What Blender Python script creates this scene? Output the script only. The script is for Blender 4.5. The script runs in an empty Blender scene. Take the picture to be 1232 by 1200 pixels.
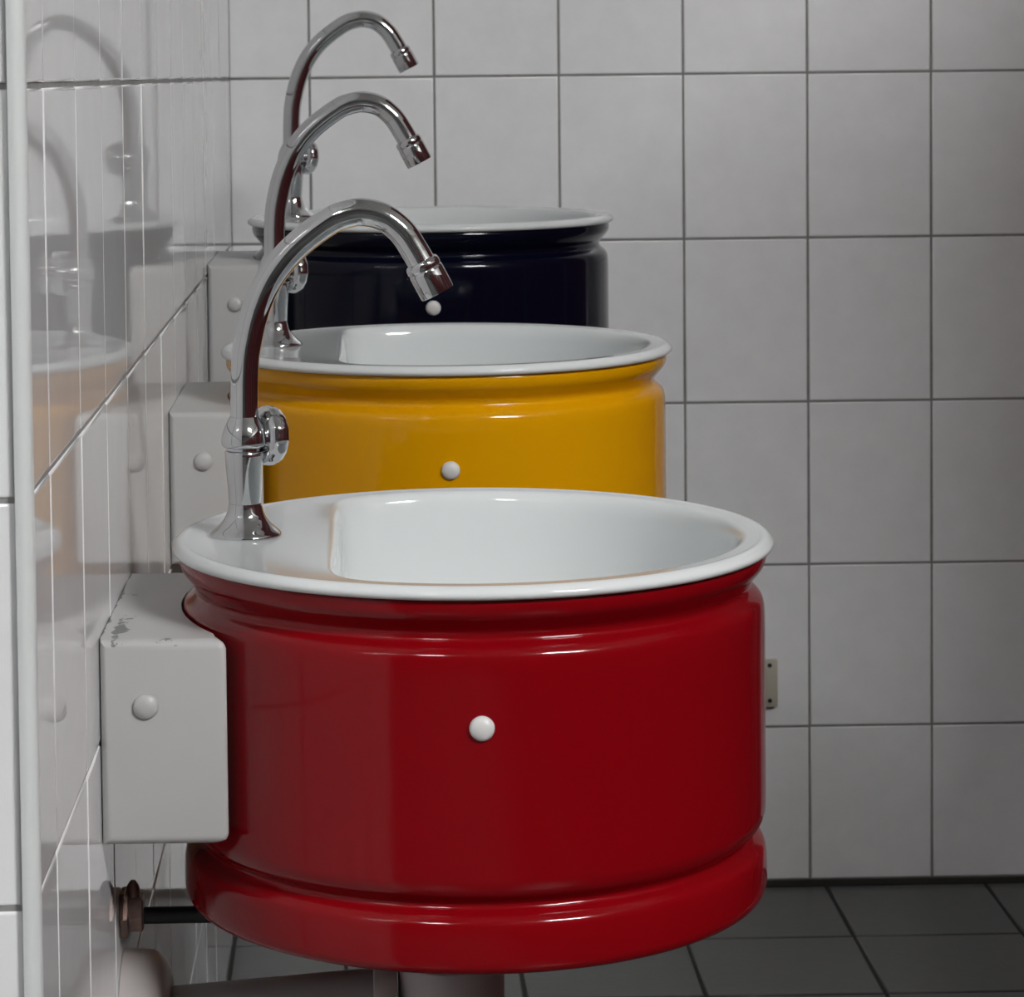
import bpy, bmesh, math, random
from mathutils import Vector, Matrix
random.seed(7)
S = bpy.context.scene
COL = S.collection
PI = math.pi

# ------------------------------------------------------------------ camera, world, exposure
def camera():
    p, y, r = -.0519, -.0188, -.0111
    cp, sp, cy, sy, cr, sr = math.cos(p), math.sin(p), math.cos(y), math.sin(y), math.cos(r), math.sin(r)
    Rz = Matrix(((cy, -sy, 0), (sy, cy, 0), (0, 0, 1)))
    Rx = Matrix(((1, 0, 0), (0, cp, -sp), (0, sp, cp)))
    M = Rz @ Rx
    R, F, U = M.col[0], M.col[1], M.col[2]
    right = cr * R + sr * U
    up = -sr * R + cr * U
    cam = bpy.data.cameras.new('camera')
    o = bpy.data.objects.new('camera', cam)
    COL.objects.link(o)
    o.matrix_world = Matrix((
        (right.x, up.x, -F.x, .1697), (right.y, up.y, -F.y, -3.322), (right.z, up.z, -F.z, 1.0096), (0, 0, 0, 1)))
    cam.sensor_fit = 'HORIZONTAL'
    cam.sensor_width = 36
    cam.lens = 3276 / 1232 * 36
    cam.shift_x = (616 - 508) / 1232
    cam.shift_y = -(600 - 259) / 1232
    cam.clip_start = .05
    cam.dof.use_dof = True
    cam.dof.focus_distance = 1.75
    cam.dof.aperture_fstop = 38
    S.camera = o
camera()

world = bpy.data.worlds.new('World')
S.world = world
world.use_nodes = True
world.node_tree.nodes['Background'].inputs['Color'].default_value = (.8, .9, 1, 1)
world.node_tree.nodes['Background'].inputs['Strength'].default_value = .05

S.view_settings.view_transform = 'Standard'
S.view_settings.look = 'None'
S.view_settings.gamma = 1
S.view_settings.use_curve_mapping = False
S.view_settings.exposure = 0.0
LAMP_POWER = (68.0, 148.0)             # emission strength of the left and right ceiling luminaires
LAMPS = ((-.97, -4.98), (2.55, -4.7))
LAMP_LEN = (.64, 1.25)
CEIL = 3.35

# ------------------------------------------------------------------ materials
def new_mat(name):
    m = bpy.data.materials.new(name)
    m.use_nodes = True
    nt = m.node_tree
    return m, nt, nt.nodes['Principled BSDF']

def mat(name, col, rough=.4, metal=0, coat=0, spec=.5, var=0, scale=20, bump=0, bscale=60, bdist=.001, rvar=0):
    m, nt, b = new_mat(name)
    b.inputs['Base Color'].default_value = (*col, 1)
    b.inputs['Roughness'].default_value = rough
    b.inputs['Metallic'].default_value = metal
    b.inputs['Coat Weight'].default_value = coat
    b.inputs['Coat Roughness'].default_value = .03
    b.inputs['Specular IOR Level'].default_value = spec
    L = nt.links
    tc = nt.nodes.new('ShaderNodeTexCoord')
    if var or rvar:
        n = nt.nodes.new('ShaderNodeTexNoise')
        n.inputs['Scale'].default_value = scale
        n.inputs['Detail'].default_value = 5
        L.new(tc.outputs['Object'], n.inputs['Vector'])
        if var:
            mr = nt.nodes.new('ShaderNodeMapRange')
            mr.inputs['From Min'].default_value = .3
            mr.inputs['From Max'].default_value = .7
            mr.inputs['To Min'].default_value = 1 - var
            mr.inputs['To Max'].default_value = 1 + var
            mx = nt.nodes.new('ShaderNodeMix')
            mx.data_type = 'RGBA'
            mx.blend_type = 'MULTIPLY'
            mx.inputs[0].default_value = 1
            mx.inputs[6].default_value = (*col, 1)
            L.new(n.outputs['Fac'], mr.inputs['Value'])
            L.new(mr.outputs[0], mx.inputs[7])
            L.new(mx.outputs[2], b.inputs['Base Color'])
        if rvar:
            mr = nt.nodes.new('ShaderNodeMapRange')
            mr.inputs['From Min'].default_value = .3
            mr.inputs['From Max'].default_value = .7
            mr.inputs['To Min'].default_value = max(0, rough - rvar)
            mr.inputs['To Max'].default_value = rough + rvar
            L.new(n.outputs['Fac'], mr.inputs['Value'])
            L.new(mr.outputs[0], b.inputs['Roughness'])
    if bump:
        n = nt.nodes.new('ShaderNodeTexNoise')
        n.inputs['Scale'].default_value = bscale
        n.inputs['Detail'].default_value = 3
        L.new(tc.outputs['Object'], n.inputs['Vector'])
        bp = nt.nodes.new('ShaderNodeBump')
        bp.inputs['Strength'].default_value = bump
        bp.inputs['Distance'].default_value = bdist
        L.new(n.outputs['Fac'], bp.inputs['Height'])
        L.new(bp.outputs['Normal'], b.inputs['Normal'])
    return m

def tile_material(name, col, rough, scale, var, bump, bscale, bdist):
    """glazed tile: faint cloudy mottling that differs from tile to tile, slight waviness of the glaze"""
    m, nt, b = new_mat(name)
    L = nt.links
    tc = nt.nodes.new('ShaderNodeTexCoord')
    oi = nt.nodes.new('ShaderNodeObjectInfo')
    ad = nt.nodes.new('ShaderNodeVectorMath')
    ad.operation = 'MULTIPLY_ADD'
    cmb = nt.nodes.new('ShaderNodeCombineXYZ')
    for i in range(3):
        L.new(oi.outputs['Random'], cmb.inputs[i])
    L.new(cmb.outputs[0], ad.inputs[0])
    ad.inputs[1].default_value = (37, 23, 51)
    L.new(tc.outputs['Object'], ad.inputs[2])
    n = nt.nodes.new('ShaderNodeTexNoise')
    n.inputs['Scale'].default_value = scale
    n.inputs['Detail'].default_value = 6
    n.inputs['Roughness'].default_value = .6
    L.new(ad.outputs[0], n.inputs['Vector'])
    mr = nt.nodes.new('ShaderNodeMapRange')
    mr.inputs['From Min'].default_value = .3
    mr.inputs['From Max'].default_value = .7
    mr.inputs['To Min'].default_value = 1 - var
    mr.inputs['To Max'].default_value = 1 + var
    L.new(n.outputs['Fac'], mr.inputs['Value'])
    mx = nt.nodes.new('ShaderNodeMix')
    mx.data_type = 'RGBA'
    mx.blend_type = 'MULTIPLY'
    mx.inputs[0].default_value = 1
    mx.inputs[6].default_value = (*col, 1)
    L.new(mr.outputs[0], mx.inputs[7])
    L.new(mx.outputs[2], b.inputs['Base Color'])
    b.inputs['Roughness'].default_value = rough
    n2 = nt.nodes.new('ShaderNodeTexNoise')
    n2.inputs['Scale'].default_value = bscale
    n2.inputs['Detail'].default_value = 2
    L.new(ad.outputs[0], n2.inputs['Vector'])
    bp = nt.nodes.new('ShaderNodeBump')
    bp.inputs['Strength'].default_value = bump
    bp.inputs['Distance'].default_value = bdist
    L.new(n2.outputs['Fac'], bp.inputs['Height'])
    L.new(bp.outputs['Normal'], b.inputs['Normal'])
    return m

def chipped_material():
    """white lacquered sheet metal with the paint worn to grey along the wall edge of the top"""
    m, nt, b = new_mat('white_lacquer_chipped')
    L = nt.links
    tc = nt.nodes.new('ShaderNodeTexCoord')
    sx = nt.nodes.new('ShaderNodeSeparateXYZ')
    L.new(tc.outputs['Object'], sx.inputs[0])
    n = nt.nodes.new('ShaderNodeTexNoise')
    n.inputs['Scale'].default_value = 55
    n.inputs['Detail'].default_value = 6
    n.inputs['Roughness'].default_value = .7
    L.new(tc.outputs['Object'], n.inputs['Vector'])
    def rng(sock, a, c, lo, hi):
        r = nt.nodes.new('ShaderNodeMapRange')
        r.inputs['From Min'].default_value = a
        r.inputs['From Max'].default_value = c
        r.inputs['To Min'].default_value = lo
        r.inputs['To Max'].default_value = hi
        L.new(sock, r.inputs['Value'])
        return r.outputs[0]
    def op(o, x, y):
        q = nt.nodes.new('ShaderNodeMath')
        q.operation = o
        for i, s in enumerate((x, y)):
            if isinstance(s, (int, float)):
                q.inputs[i].default_value = s
            else:
                L.new(s, q.inputs[i])
        return q.outputs[0]
    # worn patch: a band 5-18 mm off the wall, strongest at the front end of the top, plus the very edge
    band = op('MULTIPLY', rng(sx.outputs[0], .0035, .008, 0, 1), rng(sx.outputs[0], .010, .021, 1, 0))
    along = op('MULTIPLY', rng(sx.outputs[1], -.122, -.112, .55, 1), rng(sx.outputs[1], -.098, -.03, 1, .25))
    edge = rng(sx.outputs[0], .0008, .003, .22, 0)
    bias = op('ADD', op('MULTIPLY', op('MULTIPLY', band, along), .32), edge)
    bias = op('ADD', bias, rng(sx.outputs[2], -.050, -.046, -.6, 0))
    v = op('ADD', n.outputs['Fac'], bias)
    f = op('GREATER_THAN', v, .685)
    mx = nt.nodes.new('ShaderNodeMix')
    mx.data_type = 'RGBA'
    mx.inputs[6].default_value = (.475, .475, .47, 1)
    mx.inputs[7].default_value = (.16, .165, .165, 1)
    L.new(f, mx.inputs[0])
    L.new(mx.outputs[2], b.inputs['Base Color'])
    b.inputs['Roughness'].default_value = .38
    return m

TILE = tile_material('white_glazed_tile', (.78, .79, .80), .035, 26, .025, .06, 14, .0005)
TILEB = tile_material('white_satin_tile', (.88, .89, .90), .22, 26, .03, .12, 30, .001)
GROUT = mat('grey_grout', (.24, .24, .235), .85, var=.15, scale=60)
GROUT_L = mat('pale_grout', (.26, .26, .255), .75, var=.12, scale=60)
FTILE = tile_material('dark_grey_floor_tile', (.075, .077, .075), .32, 40, .08, .25, 120, .0006)
FGROUT = mat('dark_floor_grout', (.022, .022, .021), .9)
DARKJOINT = mat('brown_black_floor_joint', (.035, .033, .026), .8)
PLASTER = mat('white_plaster', (.74, .74, .72), .8, bump=.2, bscale=80)
BEAD = mat('grey_white_plastic_trim', (.60, .625, .625), .35)
CHROME = mat('polished_chrome', (.60, .61, .62), .055, metal=1, rvar=.02, scale=40)
RUBBER = mat('black_rubber', (.004, .004, .004), .5)
ENAMEL = mat('white_enamel', (.655, .685, .69), .08, spec=.4)
RED = mat('red_enamel', (.195, .0012, .004), .10, spec=.31)
YELLOW = mat('yellow_enamel', (.66, .305, .001), .10, spec=.31)
NAVY = mat('navy_enamel', (.0016, .0026, .010), .10, spec=.31)
LACQ = mat('white_lacquer', (.475, .475, .47), .38)
CHIPPED = chipped_material()
CAP = mat('white_plastic_cap', (.62, .62, .61), .35)
PVC = mat('grey_pvc', (.34, .335, .33), .38)
PVCP = mat('pale_pvc', (.50, .46, .45), .35)
BRONZE = mat('tarnished_brass', (.22, .15, .125), .35, metal=.7, var=.3, scale=90)
BLACK = mat('black_plastic', (.003, .003, .0035), .45)
IVORY = mat('ivory_plastic', (.50, .47, .385), .4)
SCREW = mat('dark_screw', (.02, .018, .015), .5, metal=.3)
MAROON = mat('dark_red_laminate', (.17, .028, .033), .45)
STEEL = mat('grey_steel', (.4, .4, .4), .35, metal=.9)
HOUSING = mat('white_housing', (.7, .7, .7), .5)

def emitter(name, strength):
    m, nt, b = new_mat(name)
    b.inputs['Base Color'].default_value = (.8, .8, .8, 1)
    b.inputs['Emission Color'].default_value = (1.0, .995, .985, 1)
    b.inputs['Emission Strength'].default_value = strength
    return m

# ------------------------------------------------------------------ mesh helpers
def link(name, me, m, parent=None, kind=None):
    o = bpy.data.objects.new(name, me)
    COL.objects.link(o)
    if m is not None and not me.materials:
        me.materials.append(m)
    if parent:
        o.parent = parent
    if kind:
        o['kind'] = kind
    return o

def finish(bm, name, m, parent=None, smooth=True, kind=None, angle=40):
    bmesh.ops.recalc_face_normals(bm, faces=bm.faces)
    me = bpy.data.meshes.new(name)
    bm.to_mesh(me)
    bm.free()
    if smooth:
        me.polygons.foreach_set('use_smooth', [True] * len(me.polygons))
        me.set_sharp_from_angle(angle=math.radians(angle))
    return link(name, me, m, parent, kind)

def empty(name, loc, label, cat, group=None):
    o = bpy.data.objects.new(name, None)
    o.empty_display_size = .05
    COL.objects.link(o)
    o.location = loc
    o['label'] = label
    o['category'] = cat
    if group:
        o['group'] = group
    return o

def smooth_path(pts, n):
    """Catmull-Rom through the points"""
    P = [Vector(p) for p in pts]
    P = [2 * P[0] - P[1]] + P + [2 * P[-1] - P[-2]]
    out = []
    for i in range(1, len(P) - 2):
        a, b, c, d = P[i - 1:i + 3]
        for k in range(n):
            t = k / n
            out.append(.5 * ((2 * b) + (c - a) * t + (2 * a - 5 * b + 4 * c - d) * t * t + (3 * b - a - 3 * c + d) * t ** 3))
    out.append(P[-2])
    return out

def lathe(bm, prof, seg=96, axis='Z', origin=(0, 0, 0), cap0=False, cap1=False, lobe=None):
    """prof: (radius, height) list; lobe(theta, i) scales the radius"""
    rings = []
    o = Vector(origin)
    for i, (r, h) in enumerate(prof):
        ring = []
        for k in range(seg):
            t = 2 * PI * k / seg
            rr = r * (lobe(t, i) if lobe else 1)
            a, b = rr * math.cos(t), rr * math.sin(t)
            v = {'Z': (a, b, h), 'X': (h, a, b), 'Y': (a, h, b)}[axis]
            ring.append(bm.verts.new(o + Vector(v)))
        rings.append(ring)
    for A, B in zip(rings, rings[1:]):
        for k in range(seg):
            bm.faces.new((A[k], A[(k + 1) % seg], B[(k + 1) % seg], B[k]))
    if cap0:
        bm.faces.new(rings[0][::-1])
    if cap1:
        bm.faces.new(rings[-1])
    return rings

def tube(bm, path, r, seg=24, caps=True):
    path = [Vector(p) for p in path]
    rings = []
    n = None
    for i, p in enumerate(path):
        t = (path[min(i + 1, len(path) - 1)] - path[max(i - 1, 0)]).normalized()
        if n is None:
            n = t.orthogonal().normalized()
        n = (n - t * n.dot(t)).normalized()
        b = t.cross(n)
        rings.append([bm.verts.new(p + r * (math.cos(2 * PI * k / seg) * n + math.sin(2 * PI * k / seg) * b)) for k in range(seg)])
    for A, B in zip(rings, rings[1:]):
        for k in range(seg):
            bm.faces.new((A[k], A[(k + 1) % seg], B[(k + 1) % seg], B[k]))
    if caps:
        bm.faces.new(rings[0][::-1])
        bm.faces.new(rings[-1])

def box(bm, lo, hi):
    v = [bm.verts.new((x, y, z)) for x in (lo[0], hi[0]) for y in (lo[1], hi[1]) for z in (lo[2], hi[2])]
    for f in ((0, 1, 3, 2), (4, 6, 7, 5), (0, 4, 5, 1), (2, 3, 7, 6), (0, 2, 6, 4), (1, 5, 7, 3)):
        bm.faces.new([v[i] for i in f])
    return v

def bevel_box(bm, lo, hi, w, seg=2):
    v = box(bm, lo, hi)
    es = list({e for q in v for e in q.link_edges})
    bmesh.ops.bevel(bm, geom=es, offset=w, segments=seg, affect='EDGES', profile=.5)

def simple_box(name, lo, hi, m, parent=None, bevel=0, kind=None):
    bm = bmesh.new()
    if bevel:
        bevel_box(bm, lo, hi, bevel)
    else:
        box(bm, lo, hi)
    return finish(bm, name, m, parent, smooth=bool(bevel), kind=kind)

# ------------------------------------------------------------------ tiled surfaces
def tile_mesh(w, h, th, edge):
    """tile centred on its face: local x along, y up, z out of the wall; softly rounded (cushion) edges"""
    bm = bmesh.new()
    prof = ((0, -th), (0, -edge), (edge * .35, -edge * .3), (edge, 0), (edge * 1.4, 0))
    rings = []
    for ins, z in prof:
        a, b = w / 2 - ins, h / 2 - ins
        rings.append([bm.verts.new(p) for p in ((-a, -b, z), (a, -b, z), (a, b, z), (-a, b, z))])
    for A, B in zip(rings, rings[1:]):
        for k in range(4):
            bm.faces.new((A[k], A[(k + 1) % 4], B[(k + 1) % 4], B[k]))
    bm.faces.new(rings[-1])
    me = bpy.data.meshes.new('tile')
    bm.to_mesh(me)
    bm.free()
    me.polygons.foreach_set('use_smooth', [True] * len(me.polygons))
    me.set_sharp_from_angle(angle=math.radians(50))
    return me

def tiled(parent, m, origin, ux, uy, us, vs, gap, near, tilt=.0015, th=.008, edge=.0014, lift=.0006, skip=None):
    """individual tiles between the joint lines us x vs where near(u, v) holds, the rest joined"""
    ux, uy = Vector(ux), Vector(uy)
    nz = ux.cross(uy)
    base = Matrix((ux, uy, nz)).transposed()
    cache = {}
    rest = bmesh.new()
    nrest = 0
    for i in range(len(us) - 1):
        for j in range(len(vs) - 1):
            w, h = us[i + 1] - us[i] - gap, vs[j + 1] - vs[j] - gap
            uc, vc = (us[i] + us[i + 1]) / 2, (vs[j] + vs[j + 1]) / 2
            if w < .008 or h < .008 or (skip and skip(uc, vc)):
                continue
            key = (round(w, 4), round(h, 4))
            if key not in cache:
                cache[key] = tile_mesh(w, h, th, edge)
                cache[key].materials.append(m)
            rot = base @ Matrix.Rotation(random.gauss(0, tilt), 3, 'Y') @ Matrix.Rotation(random.gauss(0, tilt), 3, 'X')
            loc = Vector(origin) + ux * uc + uy * vc + nz * random.uniform(-lift, lift * .3)
            M = Matrix.Translation(loc) @ rot.to_4x4()
            if near(uc, vc):
                o = bpy.data.objects.new('tile', cache[key])
                COL.objects.link(o)
                o.parent = parent
                o.matrix_world = M
            else:
                t = bmesh.new()
                t.from_mesh(cache[key])
                t.transform(M)
                vm = [rest.verts.new(v.co) for v in t.verts]
                for f in t.faces:
                    rest.faces.new([vm[v.index] for v in f.verts])
                t.free()
                nrest += 1
    if nrest:
        finish(rest, 'tile_field', m, parent, kind='stuff', angle=50)
    else:
        rest.free()

def steps(start, pitch, lo, hi):
    """joint lines start + k*pitch clipped to lo..hi with the ends added"""
    a = []
    k = math.ceil((lo - start) / pitch - 1e-6)
    while start + k * pitch < hi - 1e-6:
        a.append(start + k * pitch)
        k += 1
    if not a or a[0] - lo > 1e-4:
        a.insert(0, lo)
    a.append(hi)
    return a

CP, RP, FP = .152, .202, .1973
RX = 4.6           # right wall
FY = -9.0          # front wall behind the camera
LX = -3.2          # far end of the left pier
ROWS = steps(1.0058, RP, .0055, CEIL)
GAP = .0026

# wall substrates (grout faces lie 1.2 mm behind the tile faces)
G = .0013
wall_back = simple_box('wall_back', (LX, G, 0), (RX, .1, CEIL), GROUT, kind='structure')
tiled(wall_back, TILEB, (0, 0, 0), (1, 0, 0), (0, 0, 1), steps(.0966, CP, -.002, RX), ROWS, GAP,
      lambda u, v: u < 1.35 and v < 1.45, tilt=.0009)
PE = -2.0          # end face of the pier that carries the basins
wall_left = simple_box('wall_left', (LX, PE + G, 0), (-G, -.0005, CEIL), GROUT_L, kind='structure')
tiled(wall_left, TILE, (0, 0, 0), (0, 1, 0), (0, 0, 1), steps(-1.899, CP, PE + .0045, .0006), ROWS, GAP,
      lambda u, v: v < 1.45, tilt=.0011)
tiled(wall_left, TILE, (0, PE, 0), (1, 0, 0), (0, 0, 1), steps(-.0045, CP, LX, -.0042), ROWS, GAP,
      lambda u, v: u > -.5 and v < 1.25, tilt=.0009)
# rounded plastic edge trim on the pier corner
bm = bmesh.new()
cx, cy, r = -.0032, PE + .0032, .0067
prof = [(cx - .002, cy + .004), (cx - .002, cy - r + .0002)]
for k in range(13):
    t = -PI / 2 + PI / 2 * k / 12
    prof.append((cx + r * math.cos(t), cy + r * math.sin(t)))
prof += [(cx + r - .0002, cy + .002), (cx, cy + .002)]
lo = [bm.verts.new((x, y, 0)) for x, y in prof]
hi = [bm.verts.new((x, y, CEIL)) for x, y in prof]
for k in range(len(prof)):
    q = (k + 1) % len(prof)
    bm.faces.new((lo[k], lo[q], hi[q], hi[k]))
bm.faces.new(hi)
bm.faces.new(lo[::-1])
finish(bm, 'trim_1', BEAD, kind='structure')

floor = simple_box('floor', (LX, FY, -.1), (RX, .1, -.0014), FGROUT, kind='structure')
tiled(floor, FTILE, (0, 0, 0), (1, 0, 0), (0, 1, 0), steps(.7226, FP, LX, RX), steps(-.2058, FP, FY, -.003), .0042,
      lambda u, v: -.01 < u < 1.7 and v > -1.9, tilt=.0006, skip=lambda u, v: u < -.1 and v > PE)
trim = simple_box('trim_2', (-.0005, -.0035, -.001), (RX, .002, .0052), DARKJOINT, kind='structure')
simple_box('trim_3', (-.003, PE, -.001), (.0025, -.003, .0052), DARKJOINT, kind='structure')
ceiling = simple_box('ceiling', (LX, FY, CEIL), (RX, .1, CEIL + .1), PLASTER, kind='structure')
simple_box('wall_right', (RX, FY, 0), (RX + .1, .1, CEIL), PLASTER, kind='structure')
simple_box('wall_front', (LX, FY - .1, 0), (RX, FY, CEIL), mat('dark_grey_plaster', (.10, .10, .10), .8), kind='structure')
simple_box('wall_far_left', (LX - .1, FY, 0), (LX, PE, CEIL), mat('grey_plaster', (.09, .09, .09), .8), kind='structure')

# ------------------------------------------------------------------ ceiling luminaires (above and behind the camera)
for (lx, ly), pw, ln, where in zip(LAMPS, LAMP_POWER, LAMP_LEN, ('left', 'right')):
    lamp = empty('ceiling_light', (lx, ly, CEIL), 'white ceiling luminaire with a glowing diffuser, the %s one of the two behind the camera' % where, 'lamp', 'ceiling luminaires')
    simple_box('housing', (-ln / 2 - .02, -.25, -.05), (ln / 2 + .02, .25, 0), HOUSING, lamp, bevel=.004)
    simple_box('diffuser', (-ln / 2, -.225, -.075), (ln / 2, .225, -.0505), emitter('lit_diffuser_' + where, pw), lamp, bevel=.008)

# low dark red cubicle front along the right side, mirrored in the chrome; bay heights shaped to shade the back wall
part = empty('toilet_partition', (1.28, 0, 0), 'low dark red laminate cubicle front on steel feet along the right side, with a tall end bay added for shade', 'partition')
y = -.03
k = 0
while y > FY + .6:
    w = (.42, .60)[k % 2]
    top = (2.7, 2.7, 1.62)[k] if k < 3 else 1.25      # tall end bay added to shade the back wall's right part, then low fronts
    simple_box('panel', (-.0125, y - w, .02), (.0125, y, top), MAROON, part, bevel=.002)
    bm = bmesh.new()
    lathe(bm, [(.03, 0), (.03, .006), (.014, .010), (.011, .02)], 16, 'Z', (0, y - .06, 0), True, True)
    finish(bm, 'foot', STEEL, part)
    simple_box('post', (-.0125, y - w - .0255, .02), (.0125, y - w - .0005, top), STEEL, part, bevel=.002)
    y -= w + .026
    k += 1

# ------------------------------------------------------------------ washbasins
R = .1965
DRUM = [(.1905, -.0072), (.1918, -.0115), (.1905, -.0175), (.1862, -.0232), (.1822, -.0282), (.1813, -.0318),
        (.1826, -.0344), (.1863, -.0376), (.1891, -.0412), (.1903, -.0468), (.1907, -.057), (.1907, -.085), (.1907, -.13),
        (.1907, -.170), (.1900, -.1795), (.1875, -.1855), (.1835, -.1895), (.1815, -.1924), (.1826, -.1950),
        (.1863, -.1980), (.1894, -.2014), (.1908, -.2072), (.1913, -.2165), (.1912, -.2250), (.1899, -.2297), (.1866, -.2327), (.179, -.2338)]
LIP = [(.1865, -.0002), (.190, .0004), (.1930, -.0002), (.1953, -.0020), (.1965, -.0040), (.1961, -.0060), (.1941, -.0076), (.1905, -.0078), (.186, -.0070)]

def drum_mesh(m, parent):
    prof = [(p.x, p.y) for p in smooth_path([(r, z, 0) for r, z in DRUM], 4)]
    bm = bmesh.new()
    lathe(bm, prof + [(.10, -.2345), (.02, -.235)], 144, cap1=True)
    return finish(bm, 'drum', m, parent, angle=60)

def bowl_mesh(parent):
    """enamel top: rolled lip, flat tap deck on the wall side, D-shaped bowl"""
    bm = bmesh.new()
    N = 160
    cx = .045
    lip = [(p.x, p.y) for p in smooth_path([(r, z, 0) for r, z in LIP], 3)]
    def on_circle(t, r):
        # ray from (cx, 0) to the circle of radius r about the origin
        b = cx * math.cos(t)
        s = -b + math.sqrt(b * b - cx * cx + r * r)
        return s
    def opening(t):
        a = on_circle(t, .1775)
        c = math.cos(t)
        if c < -1e-3:
            w = (cx + .093) / -c
            p = 14
            a = (a ** -p + w ** -p) ** (-1 / p)
        return a
    rings = []
    for r, z in reversed(lip):
        rings.append([(on_circle(2 * PI * k / N, r), z) for k in range(N)])
    for off, z in ((.0025, -.0001), (0, -.0007), (-.0022, -.0026), (-.0042, -.0065), (-.0055, -.013), (-.0068, -.03), (-.0085, -.060), (-.0125, -.092), (-.022, -.115), (-.042, -.130)):
        rings.append([(opening(2 * PI * k / N) + off, z) for k in range(N)])
    for sc, z in ((.5, -.139), (.25, -.143), (.12, -.145)):
        rings.append([(opening(2 * PI * k / N) * sc, z) for k in range(N)])
    vr = []
    for ring in rings:
        vr.append([bm.verts.new((cx + s * math.cos(2 * PI * k / N), s * math.sin(2 * PI * k / N), z)) for k, (s, z) in enumerate(ring)])
    for A, B in zip(vr, vr[1:]):
        for k in range(N):
            bm.faces.new((A[k], A[(k + 1) % N], B[(k + 1) % N], B[k]))
    bm.faces.new(vr[-1])
    bowl = finish(bm, 'bowl', ENAMEL, parent, angle=60)
    bowl['label'] = 'white enamel bowl with rolled rim and tap deck'
    bm = bmesh.new()
    lathe(bm, [(.024, 0), (.024, .0015), (.020, .0025), (.017, .001), (.004, .0005)], 32, 'Z', (cx, 0, -.145), True, True)
    finish(bm, 'drain_grate', CHROME, bowl)
    return bowl

def cap_bm(origin, r=.0076, d=.0042):
    bm = bmesh.new()
    prof = [(r * .96, .0)]
    for k in range(7):
        t = k / 7 * PI / 2
        prof.append((r * math.cos(t), -.0008 - d * math.sin(t)))
    lathe(bm, prof, 32, 'Y', origin, True, False)
    top = prof[-1]
    bm.faces.new([v for v in bm.verts[-32:]] if False else list(bm.verts)[-32:])
    return bm

def mounting_box(parent, m, dx=0):
    """white sheet box between wall and drum, hollowed to the drum's curve"""
    bm = bmesh.new()
    y0, y1, x1 = -.126, .100, .0785
    z0, z1 = -.1695, -.0425
    cx, rr = .2714, .2289
    front = [(.0005, y0), (x1, y0)]
    a0 = math.atan2(y0, -(math.sqrt(rr * rr - y0 * y0)))
    arc = []
    for k in range(13):
        y = y0 + (y1 - y0) * k / 12
        arc.append((cx - math.sqrt(rr * rr - y * y), y))
    plan = [(.0005, y0)] + ([(arc[0][0], y0)]) + arc[1:] + [(.0005, y1)]
    n = len(plan)
    lo = [bm.verts.new((x, y, z0)) for x, y in plan]
    hi = [bm.verts.new((x, y, z1)) for x, y in plan]
    for k in range(n):
        q = (k + 1) % n
        bm.faces.new((lo[k], lo[q], hi[q], hi[k]))
    bm.faces.new(hi)
    bm.faces.new(lo[::-1])
    bm.edges.ensure_lookup_table()
    def key(e):
        a, b = e.verts
        fy = abs(a.co.y - y0) < 1e-6 and abs(b.co.y - y0) < 1e-6
        arc_edge = all(v.co.x > .02 and v.co.y < y1 - 1e-4 for v in (a, b)) and abs(a.co.z - b.co.z) < 1e-6
        return fy or arc_edge
    es = [e for e in bm.edges if key(e)]
    bmesh.ops.bevel(bm, geom=es, offset=.0062, segments=5, affect='EDGES', profile=.5)
    return finish(bm, 'mounting_box', m, parent, angle=35)

def washbasin(y, z, m, label, chipped=False):
    t = empty('washbasin', (0.2335, y, z), label, 'washbasin', 'drum washbasins along the left wall')
    drum_mesh(m, t)
    bowl_mesh(t)
    d = finish(cap_bm((-.0022, -.1905, -.084)), 'screw_cap', CAP, t)
    d['label'] = 'white domed screw cap'
    b = mounting_box(t, CHIPPED if chipped else LACQ)
    b.location = (-.2335, 0, 0)
    b['label'] = 'white box with paint chipped off along the wall' if chipped else 'white box fixed to the tiled wall'
    finish(cap_bm((.0285, -.1258, -.083), .0078, .004), 'screw_cap', LACQ, b)
    return t

BAS = [(-1.548, .7085, RED, 'red enamelled drum washbasin with white bowl, nearest to the camera', True),
       (-.955, .7745, YELLOW, 'yellow enamelled drum washbasin with white bowl, between the red and the navy one', False),
       (-.395, .8575, NAVY, 'dark navy drum washbasin with white bowl, at the back by the tiled wall', False)]
for b in BAS:
    washbasin(*b)

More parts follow.
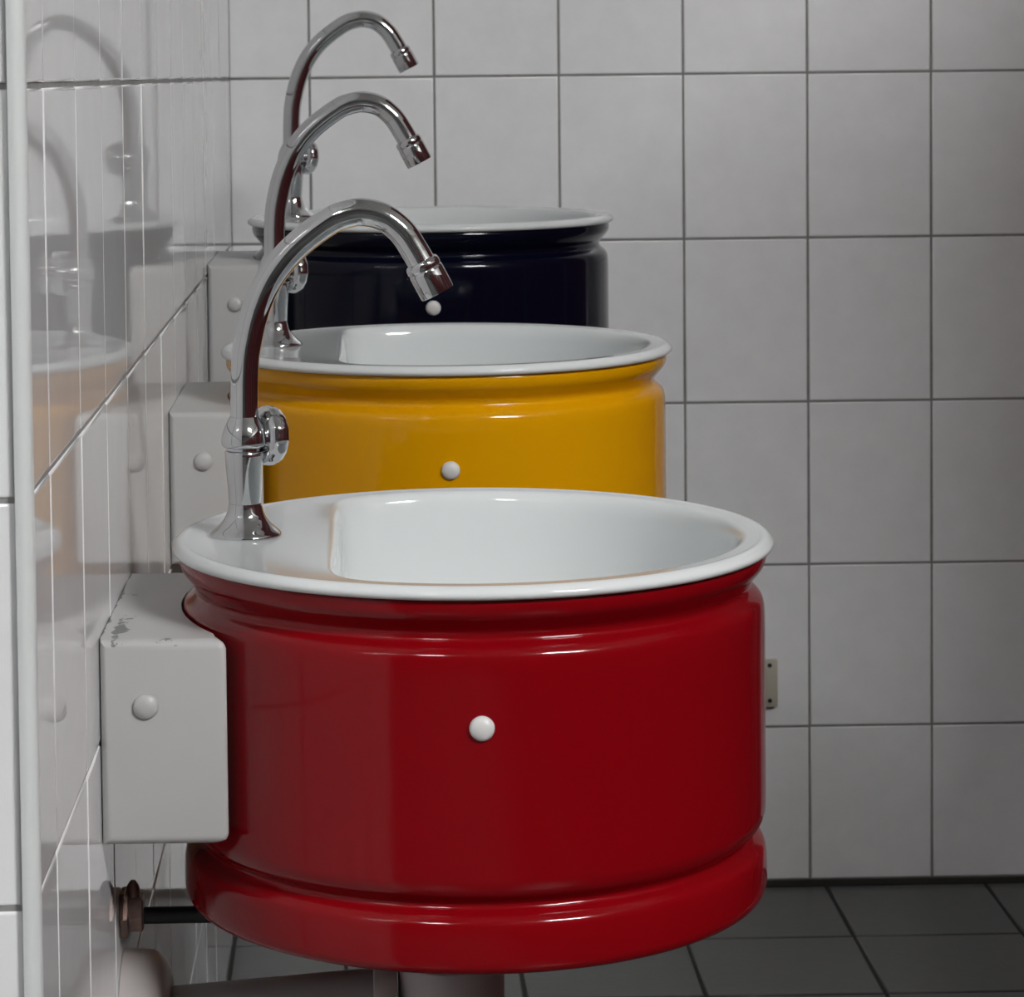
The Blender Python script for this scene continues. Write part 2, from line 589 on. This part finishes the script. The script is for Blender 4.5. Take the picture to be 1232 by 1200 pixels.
# ------------------------------------------------------------------ faucets
def faucet(y, z, label):
    t = empty('faucet', (.2335 - .1485, y, z), label, 'faucet', 'chrome swan-neck faucets')
    bm = bmesh.new()
    prof = smooth_path([(.0234, -.0004, 0), (.0234, .0014, 0), (.0222, .0030, 0), (.0175, .0072, 0), (.0132, .0128, 0), (.0112, .0190, 0), (.0108, .0215, 0)], 5)
    lathe(bm, [(p.x, p.y) for p in prof], 64, cap0=True, cap1=True)
    finish(bm, 'base', CHROME, t, angle=60)
    bm = bmesh.new()
    lathe(bm, [(.0104, .0205), (.0107, .0235), (.0113, .032), (.0122, .043), (.0130, .0530), (.0131, .0556), (.0124, .0562), (.0112, .0565), (.0112, .0590)], 64, cap0=True, cap1=True)
    finish(bm, 'body', CHROME, t, angle=60)
    bm = bmesh.new()
    prof = smooth_path([(.0118, .0586, 0), (.0136, .0588, 0), (.0148, .0606, 0), (.0149, .0634, 0), (.0141, .0680, 0), (.0124, .0728, 0), (.0105, .0765, 0), (.0095, .0786, 0)], 4)
    lathe(bm, [(p.x, p.y) for p in prof], 64, cap0=True, cap1=True)
    finish(bm, 'collar', CHROME, t, angle=60)
    bm = bmesh.new()
    pts = [(.0002, .077), (.0004, .092), (.0009, .108), (.0026, .124), (.0087, .1483), (.0188, .1699), (.0345, .1888), (.0565, .2052),
           (.0705, .2105), (.0812, .2112), (.0937, .2075), (.1050, .1979), (.1133, .1850), (.1176, .1772), (.1190, .1745)]
    tube(bm, smooth_path([(x, 0, h) for x, h in pts], 6), .0092, 40)
    finish(bm, 'spout', CHROME, t, angle=60)
    # aerator along the end of the spout
    d = Vector((.0106, 0, -.0203)).normalized()
    bm = bmesh.new()
    prof = [(.0094, -.0012), (.0104, -.0010), (.0112, .0000), (.0116, .0012), (.0117, .0035), (.0113, .0046), (.0112, .0052), (.0116, .0058), (.0117, .0075), (.0117, .0215), (.0113, .0225), (.0100, .0226), (.0096, .0205), (.003, .0205)]
    lathe(bm, prof, 64, cap0=True, cap1=True)
    q = Vector((0, 0, 1)).rotation_difference(d)
    bm.transform(Matrix.Translation((.1172, 0, .1777)) @ q.to_matrix().to_4x4())
    finish(bm, 'aerator', CHROME, t, angle=35)
    # fluted turning knob on the far right of the body
    a = math.radians(58)
    d = Vector((math.sin(a), math.cos(a), -.06)).normalized()
    bm = bmesh.new()
    prof = [(.0072, .004), (.0078, .0095), (.0130, .0102), (.0168, .0116), (.0188, .0140), (.0195, .0170), (.0193, .0205), (.0182, .0232), (.0155, .0249), (.010, .0256), (.003, .0258)]
    lathe(bm, prof, 72, cap0=True, cap1=True, lobe=lambda t, i: 1 + (.012 * math.cos(14 * t + .6) if 2 < i < 9 else 0))
    q = Vector((0, 0, 1)).rotation_difference(d)
    bm.transform(Matrix.Translation((0, 0, .0655)) @ q.to_matrix().to_4x4())
    finish(bm, 'knob', CHROME, t, angle=50)
    return t

for (y, z, *_), lab in zip(BAS, ('chrome swan-neck faucet on the rim of the red washbasin',
                                 'chrome swan-neck faucet on the rim of the yellow washbasin',
                                 'chrome swan-neck faucet on the rim of the navy washbasin')):
    faucet(y, z, lab)

# ------------------------------------------------------------------ pipework under the basins
def drain(y, z, label):
    t = empty('drain_pipe', (0, y, z), label, 'pipe', 'waste pipes under the basins')
    bm = bmesh.new()                      # bell-shaped wall escutcheon
    prof = smooth_path([(.045, .0005, 0), (.0452, .010, 0), (.0440, .020, 0), (.0390, .0275, 0), (.0300, .0312, 0), (.0195, .032, 0)], 4)
    lathe(bm, [(p.x, p.y) for p in prof], 48, 'X', (0, 0, .0), True, True)
    finish(bm, 'wall_flange', PVCP, t, angle=60)
    bm = bmesh.new()
    tube(bm, [(.030, 0, 0), (.168, 0, .0105)], .0205, 40)
    finish(bm, 'pipe', PVC, t, angle=60)
    bm = bmesh.new()
    lathe(bm, [(.0206, 0), (.0235, .0008), (.0242, .003), (.0242, .0125), (.0235, .0150), (.0206, .0158)], 40, 'X', (.165, 0, .0103), True, True)
    finish(bm, 'coupling_ring', PVCP, t, angle=40)
    bm = bmesh.new()                      # bottle trap
    lathe(bm, [(.0345, -.075), (.0352, -.071), (.0352, .020), (.0340, .0245), (.022, .032), (.0185, .0345), (.0185, .0695)], 48, 'Z', (.2165, 0, .012), True, True)
    finish(bm, 'bottle_trap', PVCP, t, angle=40)
    return t

def supply(y, z, label):
    t = empty('supply_hose', (0, y, z), label, 'hose', 'black supply hoses under the basins')
    bm = bmesh.new()
    lathe(bm, [(.0165, .0005), (.0172, .003), (.0165, .0055), (.0125, .0065), (.0125, .0145), (.0105, .0155)], 6, 'X', (0, 0, .002), True, True)
    finish(bm, 'wall_nut', BRONZE, t, angle=25)
    bm = bmesh.new()
    lathe(bm, [(.0042, 0), (.0045, .008), (.0035, .0105), (.0015, .013)], 12, 'Z', (.0085, 0, .0105), True, True)
    finish(bm, 'bleed_nipple', BRONZE, t, angle=40)
    bm = bmesh.new()
    tube(bm, smooth_path([(.0145, 0, 0), (.06, 0, 0), (.11, 0, 0), (.135, 0, .003), (.146, 0, .013), (.148, 0, .024)], 6), .0056, 20)
    finish(bm, 'hose', BLACK, t, angle=60)
    return t

names = ('red', 'yellow', 'navy')
for (y, z, *_), n in zip(BAS, names):
    drain(y - .002, z - .3205, 'grey plastic waste pipe with wall flange and bottle trap under the %s washbasin' % n)
    supply(y - .012, z - .2480, 'short black supply hose with brownish wall nut under the %s washbasin' % n)

# ------------------------------------------------------------------ small ivory plate on the back wall
pl = empty('wall_plate', (.6545, 0, .2535), 'small ivory plastic plate with two dark screws on the back wall beside the red drum', 'plate')
bm = bmesh.new()
bevel_box(bm, (-.0098, -.0062, -.0300), (.0098, .0006, .0300), .0016)
finish(bm, 'plate', IVORY, pl)
for dz in (.0225, -.0215):
    bm = bmesh.new()
    lathe(bm, [(.0028, 0), (.0028, -.0006), (.0018, -.0010)], 16, 'Y', (0, -.0061, dz), True, True)
    finish(bm, 'screw', SCREW, pl)
simple_box('dark_strip', (-.0045, -.0052, -.0312), (.0060, -.001, -.0295), SCREW, pl)  # dark strip along the plate's lower edge
